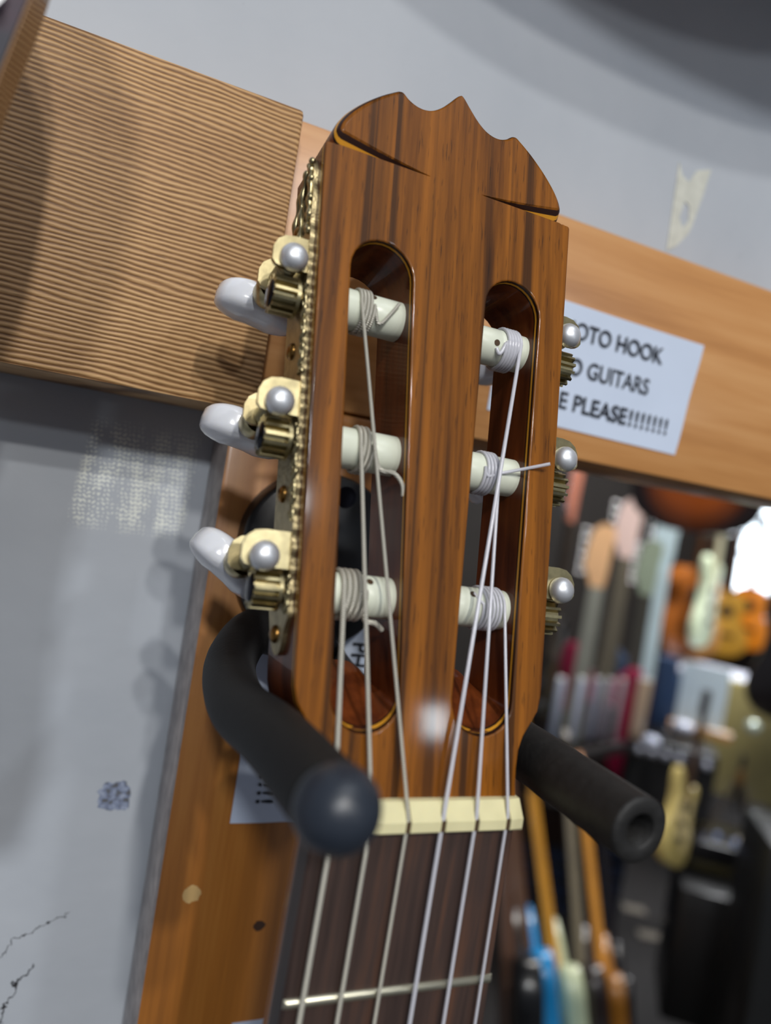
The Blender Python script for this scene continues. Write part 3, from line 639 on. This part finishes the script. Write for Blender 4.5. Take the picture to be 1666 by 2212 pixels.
def bg_guitar(name, nut, down, face, style, cols, label, cat='guitar', group=None, scale=1.0, pick=None, bodymat=None, out=True):
    a = Vector(down).normalized(); n = Vector(face); n = (n - a * n.dot(a)).normalized(); u = (-a).cross(n)   # u: local x, -a: local y, n: local z
    r = empty(name, nut); r.matrix_world = Matrix(((u.x, -a.x, n.x, nut[0]), (u.y, -a.y, n.y, nut[1]), (u.z, -a.z, n.z, nut[2]), (0, 0, 0, 1)))
    s = scale; cb, cn, ch = cols
    ac = style == 'acoustic'; tail = -.86 if ac else -.80
    rt = catmull([(x, y + tail + (-.05 if ac else 0)) for x, y in (half_ac if ac else half_el_r)][::-1], 3) if False else catmull(half_ac if ac else half_el_r, 3)
    lf = catmull(half_ac if ac else half_el_l, 3)
    up = .455 if ac else .40                                          # body top joins the neck here
    yb = -(.86 - .0) if ac else -.80
    loop = [(x * s, (-y - .455 + yb + .455 + 0.0) * s) for x, y in rt]
    # outline runs from the neck joint (small -y) down to the tail
    top = yb + up
    f = lambda x, y: (x * s, (top + (-y - up) if False else (yb - y)) * s)
    loop = [f(x, y) for x, y in rt] + [f(-x, y) for x, y in lf[::-1][1:-1]]
    th = .10 if ac else .045; bv = .004 if ac else .010
    zf = -.004
    prof = [(bv, zf), (bv * .3, zf - bv * .3), (0, zf - bv), (0, zf - th + bv), (bv * .3, zf - th + bv * .3), (bv, zf - th)]
    mb = MB(); lps = [[(p[0], p[1], z * s) for p in inset(loop, lambda p: w * s, 1)] for w, z in prof]; m = len(loop)
    for l0, l1 in zip(lps, lps[1:]): mb.add(l0 + l1, [(q, (q + 1) % m, m + (q + 1) % m, m + q) for q in range(m)])
    pt, tr = fill([[(p[0], p[1]) for p in lps[0]]]); mb.add([(p[0], p[1], lps[0][0][2]) for p in pt], tr); mb.add([(p[0], p[1], lps[-1][0][2]) for p in pt], [t[::-1] for t in tr])
    b = obj('body', mb, bodymat or cm_(cb), r, 40)
    mb = MB(); st = []
    for y, w, d in ((0, .021, .020), (-.3, .025, .022), (top + .02, .028, .024), (top - (.02 if ac else .08), .028, .020)):
        st.append([(-w * s, y * s, .004 * s), (w * s, y * s, .004 * s), (w * s, y * s, -.004 * s), (w * .6 * s, y * s, -d * s), (-w * .6 * s, y * s, -d * s), (-w * s, y * s, -.004 * s)])
    for s0, s1 in zip(st, st[1:]): mb.add(s0 + s1, [(q, (q + 1) % 6, 6 + (q + 1) % 6, 6 + q) for q in range(6)])
    mb.add(st[0], [tuple(range(6))]); mb.add(st[-1], [tuple(range(6))[::-1]])
    obj('neck', mb, cm_(cn), r, 30)
    hl = [(-.021, 0), (-.034, .03), (-.037, .10), (-.036, .165), (-.018, .178), (.0, .172), (.018, .178), (.036, .165), (.037, .10), (.034, .03), (.021, 0)] if ac else [(-.021, 0), (-.030, .03), (-.046, .055), (-.044, .12), (-.034, .17), (-.006, .192), (.022, .186), (.034, .165), (.028, .10), (.026, .04), (.021, 0)]
    h = obj('headstock', MB().plate([(x * s, y * s) for x, y in hl], [], lambda x, y, sd: (x, y, -.002 * s if sd == 0 else -.016 * s)), cm_(ch), r, 30)
    for q in range(6):
        sx = (-1 if q % 2 else 1) if ac else -1; yy_ = (.04 + .05 * (q // 2)) if ac else (.035 + .026 * q)
        obj('tuner', MB().lathe([(.004 * s, 0), (.004 * s, .012 * s), (.008 * s, .014 * s), (.008 * s, .024 * s), (.003 * s, .026 * s)], (sx * .040 * s, yy_ * s, -.010 * s), (sx, 0, 0), 10), cm_((200, 202, 205), 0.25, 1.0), h, 40)
    if ac:
        obj('soundhole', MB().lathe([(.05 * s, 0), (.05 * s, .0012 * s), (.03 * s, .0014 * s)], (0, (yb + .30) * s, -.0045 * s), (0, 0, 1), 28), cm_((24, 18, 14), 0.8), b, 40)
        obj('bridge', MB().box((-.08 * s, (yb + .10) * s, -.005 * s), (.08 * s, (yb + .13) * s, .004 * s)), cm_((40, 26, 18)), b, 0)
    else:
        if pick:
            pg = catmull([(-.045, yb + .36), (.02, yb + .34), (.07, yb + .385), (.085, yb + .34), (.08, yb + .22), (.10, yb + .12), (.06, yb + .09), (.0, yb + .16), (-.06, yb + .19), (-.08, yb + .27), (-.045, yb + .36)], 3)[:-1]
            obj('pickguard', MB().plate([(x * s, y * s) for x, y in pg], [], lambda x, y, sd: (x, y, -.0015 * s if sd == 0 else -.0042 * s)), cm_(pick), b, 30)
        obj('bridge', MB().box((-.042 * s, (yb + .13) * s, -.0045 * s), (.042 * s, (yb + .165) * s, .008 * s)), cm_((200, 202, 205), 0.25, 1.0), b, 0)
        for y in (.21, .30): obj('pickup', MB().box((-.042 * s, (yb + y) * s, -.0045 * s), (.042 * s, (yb + y + .03) * s, .004 * s)), cm_((30, 30, 30)), b, 0)
    return tag(r, label, cat, group)
DN = Vector((0, 0, -1))
def toward(p, yaw=0):
    v = CAMP - Vector(p); v.z = 0; v.normalize(); c, s_ = math.cos(math.radians(yaw)), math.sin(math.radians(yaw))
    return Vector((v.x * c - v.y * s_, v.x * s_ + v.y * c, 0.0))
hung = 'guitars hanging in the shop beyond the beam'
def hang(px, py, d, yaw, style, cols, label, name='electric_guitar', scale=1.0, pick=None, dn=(0.0, 0, -1), bodymat=None, group=hung):
    p = AT(px, py, d); return bg_guitar(name, p, Vector(dn), toward(p, yaw), style, cols, label, 'guitar', group, scale, pick, bodymat)
hang(1236, 1128, 2.6, 66, 'electric', ((18, 14, 16), (62, 52, 44), (206, 132, 108)), 'hanging guitar with salmon pink headstock and black body, leftmost under the beam')
hang(1289, 1268, 2.95, 12, 'electric', ((30, 18, 14), (146, 148, 138), (238, 190, 142)), 'hanging guitar with tall pale maple headstock and grey neck', scale=1.3)
hang(1352, 1205, 3.10, 12, 'electric', ((140, 26, 62), (104, 98, 84), (230, 204, 198)), 'hanging guitar with pinkish white headstock and dark magenta body', scale=1.3)
hang(1396, 1285, 3.25, 12, 'electric', ((26, 34, 52), (66, 64, 56), (146, 160, 140)), 'hanging guitar with grey green headstock', scale=1.25)
hang(1434, 1225, 3.40, 12, 'electric', ((60, 82, 116), (196, 218, 226), (200, 222, 230)), 'hanging guitar with pale blue headstock and pale blue neck', scale=1.35)
sb = burst('sunburst_finish', lin(160, 76, 14), lin(26, 11, 6), 0.08, 0.16)
bg_guitar('acoustic_guitar', AT(1492, 1112, 2.3) + Vector((0, 0, .86)), DN, toward(AT(1492, 1112, 2.3), -10), 'acoustic', ((120, 50, 12), (60, 34, 20), (30, 18, 12)), 'sunburst guitar body whose rounded end shows just under the beam', 'guitar', hung, 1.0, None, sb)
for (px, py, d, yaw, rgb, lab) in ((1478, 1400, 4.2, 62, (150, 84, 30), 'brown acoustic guitar hanging edge on, far back left of the tan ones'), (1508, 1405, 4.6, 52, (206, 148, 86), 'light tan acoustic guitar hanging turned away, beside the pale green guitar'), (1556, 1402, 5.9, 18, (198, 146, 52), 'golden tan acoustic guitar facing the front with dark soundhole'), (1604, 1388, 6.1, -10, (238, 140, 34), 'bright orange acoustic guitar nearest the daylight window')):
    q = AT(px, py, d); bg_guitar('acoustic_guitar', q + Vector((0, 0, .86)), DN, toward(q, yaw), 'acoustic', (rgb, (70, 44, 26), (60, 36, 22)), lab, 'guitar', 'acoustic guitars far back')
q = AT(1520, 1400, 4.1); bg_guitar('electric_guitar', q + Vector((0, 0, .80)), DN, toward(q, 74), 'electric', ((216, 228, 194), (196, 190, 160), (222, 228, 200)), 'pale green cream electric guitar hanging far back', 'guitar', hung, 1.0, (230, 236, 214))
q = AT(1700, 1560, 3.0); bg_guitar('electric_guitar', q + Vector((0, 0, .80)), DN, toward(q, 20), 'electric', ((20, 15, 16), (30, 22, 20), (20, 16, 16)), 'black guitar hanging at the far right picture edge under the window', 'guitar', hung, 1.0)
def booklet(px, d, w, rgb, lab):
    c = AT(px, 1530, d); e = empty('booklet', c); e.rotation_euler = (math.radians(8), 0, math.radians(-38))
    obj('cover', beveled((-w * .62, -.010, -.112), (w * .62, .010, .105), .006), cm_(rgb, 0.4), e, 40)
    obj('page_block', MB().box((-w * .56, -.006, -.11), (w * .56, .006, .1075)), cm_((232, 232, 228), 0.7), e, 0)
    tag(e, lab, 'booklet', 'booklets on the display shelf')
for px, d, w, rgb, lab in ((1203, 2.30, .020, (206, 216, 236), 'whitish booklet standing on the dark shelf, nearest the classical guitar'), (1248, 2.33, .019, (210, 216, 238), 'whitish booklet on the dark shelf, second from the classical guitar'), (1283, 2.36, .015, (204, 208, 226), 'whitish booklet on the dark shelf, third from the classical guitar'), (1309, 2.39, .013, (220, 212, 226), 'pinkish white booklet on the dark shelf, fourth from the classical guitar'), (1336, 2.42, .013, (208, 206, 212), 'narrow grey white booklet on the dark shelf beside the peach one'), (1384, 2.45, .034, (238, 210, 178), 'broad peach coloured booklet ending the row on the dark shelf')):
    booklet(px, d + 0.2, w * 1.08, rgb, lab)
sh = empty('display_shelf', AT(1300, 1618, 2.58)); sh.rotation_euler = (0, 0, math.radians(20))
obj('shelf_board', beveled((-.24, -.03, -.012), (.16, .03, .008), .004), cm_((30, 28, 30), 0.6), sh, 40); obj('lip', MB().box((-.24, -.036, -.012), (.16, -.03, .022)), cm_((40, 36, 36), 0.5), sh, 0)
tag(sh, 'dark narrow shelf carrying the row of whitish booklets', 'shelf')
# floor stand row at the bottom, bodies seen from their edges
def floor_guitar(n0, n1, d0, d1, yaw, cols, lab, pick=None, scale=1.0):
    a = AT(*n0, d0); b = AT(*n1, d1); a = b - (b - a).normalized() * .345; return bg_guitar('electric_guitar', a, b - a, toward(a, yaw), 'electric', cols, lab, 'guitar', 'electric guitars on the floor rack', scale, pick)
floor_guitar((1078, 1800), (1084, 2040), 1.40, 1.34, -82, ((14, 14, 16), (92, 62, 44), (60, 40, 30)), 'black electric guitar on the floor rack half hidden by the fretboard')
floor_guitar((1098, 1760), (1122, 2030), 1.66, 1.58, -82, ((20, 140, 206), (96, 66, 46), (90, 60, 40)), 'bright blue electric guitar on the floor rack')
floor_guitar((1140, 1700), (1184, 2060), 1.80, 1.70, -80, ((200, 208, 170), (206, 144, 46), (206, 144, 46)), 'pale cream green electric guitar with amber neck on the floor rack', (226, 232, 206))
floor_guitar((1224, 1760), (1243, 2060), 1.97, 1.87, -82, ((34, 26, 28), (122, 112, 92), (90, 80, 66)), 'dark electric guitar with greyish neck on the floor rack')
floor_guitar((1260, 1790), (1290, 2080), 2.12, 2.02, -82, ((150, 98, 30), (216, 148, 58), (190, 120, 44)), 'amber brown electric guitar with orange neck on the floor rack')
floor_guitar((1298, 1800), (1318, 2085), 2.44, 2.34, -82, ((22, 18, 22), (30, 26, 30), (24, 20, 22)), 'black electric guitar rightmost on the floor rack')

def crate(name, label, cat, c, half, yaw, rgb, rough=0.5, extra=None):
    e = empty(name, c); e.rotation_euler = (0, 0, math.radians(yaw)); hx, hy, hz = half
    obj('cabinet', beveled((-hx, -hy, -hz), (hx, hy, hz), min(half) * .12), cm_(rgb, rough), e, 40)
    if extra: extra(e, hx, hy, hz)
    return tag(e, label, cat)
def slats(e, hx, hy, hz):
    for q in range(9): obj('slat', MB().box((-hx * .94, -hy - .012, -hz + (q + .25) * hz * 2 / 9), (hx * .94, -hy, -hz + (q + .75) * hz * 2 / 9)), cm_((34, 48, 78), 0.4), e, 0)
def ampface(e, hx, hy, hz):
    obj('grille_cloth', MB().box((-hx * .9, -hy - .004, -hz * .9), (hx * .9, -hy, hz * .45)), cm_((26, 26, 28), 0.8), e, 0)
    pn = obj('control_panel', MB().box((-hx * .9, -hy - .004, hz * .55), (hx * .9, -hy, hz * .88)), cm_((120, 122, 128), 0.3, 0.8), e, 0)
    for q in range(6): obj('knob', MB().lathe([(.012, 0), (.012, .018), (.008, .022)], (-hx * .75 + q * hx * .3, -hy - .004, hz * .72), (0, -1, 0), 12), cm_((200, 204, 220), 0.25), pn, 40)
    obj('handle', MB().tube([(-.08, 0, hz), (-.07, 0, hz + .03), (.07, 0, hz + .03), (.08, 0, hz)], .008, 8), cm_((20, 20, 20)), e, 50)
crate('slatted_cabinet', 'navy blue slatted cabinet behind the necks on the floor rack', 'cabinet', AT(1185, 1930, 3.5), (.30, .10, .34), -38, (20, 26, 40), 0.5, slats)
crate('guitar_amplifier', 'black guitar amplifier with chrome control panel standing right of the lower rack', 'amplifier', AT(1440, 1668, 2.75), (.15, .09, .12), -40, (18, 18, 20), 0.5, ampface)
crate('cardboard_panel', 'olive tan upright panel at the right edge below the white table', 'panel', AT(1612, 1600, 3.45), (.23, .03, .26), -42, (172, 160, 104), 0.6)
tb = empty('table', AT(1600, 1462, 3.95)); tb.rotation_euler = (0, 0, math.radians(-60))
obj('tabletop', beveled((-.34, -.20, -.03), (.30, .20, 0), .006), cm_((214, 218, 234), 0.4), tb, 40)
for sx in (-.31, .27):
    for sy in (-.17, .17): obj('leg', MB().box((sx - .02, sy - .02, -.75), (sx + .02, sy + .02, -.03)), cm_((60, 60, 64)), tb, 0)
tag(tb, 'white topped table in the shop under the golden acoustic guitar', 'table')
bd = empty('display_board', AT(1518, 1505, 2.9)); bd.rotation_euler = (0, 0, math.radians(-42))
obj('card', MB().box((-.085, -.004, -.11), (.085, .004, .12)), cm_((216, 236, 250), 0.5), bd, 0); obj('ledge', MB().box((-.17, -.05, -.14), (.12, .03, -.115)), cm_((200, 152, 92)), bd, 0)
tag(bd, 'bright white card on a tan ledge in front of the white table', 'card')
crate('denim_bag', 'dark blue fabric bag hanging left of the bright white card', 'bag', AT(1432, 1492, 2.85), (.035, .03, .13), -30, (40, 66, 104), 0.8)
def dome(name, label, cat, c, r, rgb, sq=0.7, metal=0.0, rough=0.25):
    mb = MB().sphere((0, 0, 0), (r, r, r * sq), 20, 14); o = obj(name, mb, cm_(rgb, rough, metal), None, 60, None, c); return tag(o, label, cat)
dome('pale_dome', 'small whitish round pad on top of the black amplifier', 'blob', AT(1476, 1570, 2.75), .040, (214, 220, 240), .6)  # pale ellipsoids at two whitish spots, things not identified
dome('pale_dome', 'smaller whitish round pad at the left end of the black amplifier', 'blob', AT(1408, 1600, 2.6), .030, (206, 214, 236), .6)
dome('chrome_knob', 'pale chrome ball in front of the olive tan panel', 'knob', AT(1627, 1570, 2.6), .026, (214, 228, 214), .9, 0.4)
# cream guitar on its stand, keyboard, cases
a = AT(1520, 1560, 2.25); floor = bg_guitar('electric_guitar', a, AT(1462, 1830, 2.12) - a, toward(a, 62), 'electric', ((206, 186, 116), (70, 50, 36), (40, 30, 26)), 'cream yellow electric guitar standing behind the right foam arm', 'guitar', None, 0.52, (226, 206, 150))
kb = empty('keyboard', AT(1600, 1830, 2.6)); kb.rotation_euler = (0, 0, math.radians(-38))
obj('case', beveled((-.30, -.12, -.04), (.30, .12, .03), .01), cm_((16, 15, 18), 0.35), kb, 40)
for q in range(7): obj('knob', MB().lathe([(.010, 0), (.010, .014), (.006, .018)], (-.24 + q * .05, -.08 + .02 * (q % 2), .03), (0, 0, 1), 12), cm_((150, 170, 220), 0.25), kb, 40)
for q in range(9): obj('white_key', MB().box((-.02 + q * .033, -.115, .03), (.010 + q * .033, -.01, .036)), cm_((226, 214, 196), 0.35), kb, 0)
tag(kb, 'black keyboard with bluish knobs low at the right', 'keyboard')
ms = empty('tripod_stand', AT(1592, 1720, 2.5)); 
for dx, dy in ((-.12, .02), (.12, .03), (.02, -.12)): obj('leg', MB().tube([(0, 0, .06), (dx, dy, -.16)], .007, 8), cm_((54, 46, 36), 0.4), ms, 50)
obj('pole', MB().tube([(0, 0, -.05), (0, 0, .14)], .008, 8), cm_((40, 36, 32), 0.4), ms, 50); obj('collar', MB().lathe([(.016, 0), (.018, .02), (.012, .05)], (0, 0, .04), (0, 0, 1), 12), cm_((150, 116, 70), 0.3, 0.7), ms, 40)
tag(ms, 'dark tripod stand in front of the olive tan panel', 'stand')
crate('equipment_case', 'black equipment case on the floor under the keyboard', 'case', AT(1590, 2055, 2.5), (.22, .14, .22), -40, (14, 14, 16), 0.5)
crate('speaker_cabinet', 'black speaker cabinet at the lower right picture edge', 'speaker', AT(1690, 2060, 2.1), (.12, .14, .34), -35, (22, 24, 26), 0.5, lambda e, hx, hy, hz: obj('grille', MB().box((-hx * .9, -hy - .004, -hz * .9), (hx * .9, -hy, hz * .9)), cm_((34, 36, 38), 0.8), e, 0))
crate('equipment_case', 'flat case with reflected lavender light in its colour beside the keyboard at the right edge', 'case', AT(1622, 1890, 3.1), (.14, .08, .02), -40, (150, 146, 170), 0.4)  # lavender grey colour stands for light on a shiny top
for q, (px, py, w_) in enumerate(((1370, 1965, .05), (1440, 2030, .12))):
    o = obj('floor_glint', MB().box((-w_, -.03, 0), (w_, .03, .004)), cm_((132, 124, 112), 0.5), None, 0, (0, 0, math.radians(-30)), None)  # flat pale slabs stand in for light reflected off the floor
    pt = AT(px, py, 1.0) - CAMP; t = (-1.648 - CAMP.z) / pt.z; o.location = CAMP + pt * t
    tag(o, ('small', 'long')[q] + ' pale scrap built as a flat strip on the dark shop floor', 'glint')

# ---------------------------------------------------------------- neighbouring guitars at the left edge and above the picture
NB = empty('electric_guitar', (-0.125, 0.006, 0.10))
tag(NB, 'neighbouring guitar with wood edged headstock at the upper left corner', 'guitar')
k = NT('sparkle_face'); k.p(Base_Color=k.ramp(k.noise(k.obj, 60, 3), [(0.4, lin(28, 28, 44)), (0.62, lin(80, 26, 50))]), Roughness=0.5, Specular_IOR_Level=0.3); M['sparkle_face'] = k.m
plain('maple_edge', lin(158, 112, 62), 0.45, var=0.16, scale=90, coat=0.2)
nl = [(-150, 40), (-150, 0), (-107.5, -4), (-107.0, 60), (-105.6, 95), (-103.8, 110), (-102.0, 119), (-100.8, 126), (-98.6, 137), (-97.0, 146), (-95.5, 160), (-96, 185), (-104, 205), (-124, 214), (-150, 205)]
nl = [(x + 125, z - 100) for x, z in catmull(nl, 2)]
obj('headstock', MB().plate([(a * mm, b * mm) for a, b in nl], [], lambda a, b, s: (a, 0.0 if s == 0 else 0.017, b)), 'maple_edge', NB, 0)
fl_ = inset(nl, lambda p: 0.35, 1)
obj('face_veneer', MB().plate([(a * mm, b * mm) for a, b in fl_], [], lambda a, b, s: (a, -0.0009 if s == 0 else 0.0, b)), 'sparkle_face', NB, 0)
for q, zz in enumerate((38, 62, 86)):
    obj('tuner_post', MB().lathe([(.0045, 0), (.0045, .002), (.003, .0022), (.003, .007), (.0005, .0075)], (.0190 + .002 * q, -.0009, zz * mm), (0, -1, 0), 18), 'silver_cap', NB, 40)
obj('neck', MB().box((-.047, .002, -.40), (.003, .022, -.09)), 'neck_wood', NB, 0)
UPG = bg_guitar('acoustic_guitar', (0.100, -0.006, 0.313 + .913), DN, (0, -1, 0), 'acoustic', ((196, 150, 84), (80, 50, 30), (70, 40, 24)), 'acoustic guitar hanging on the wall just above the picture', 'guitar', None)
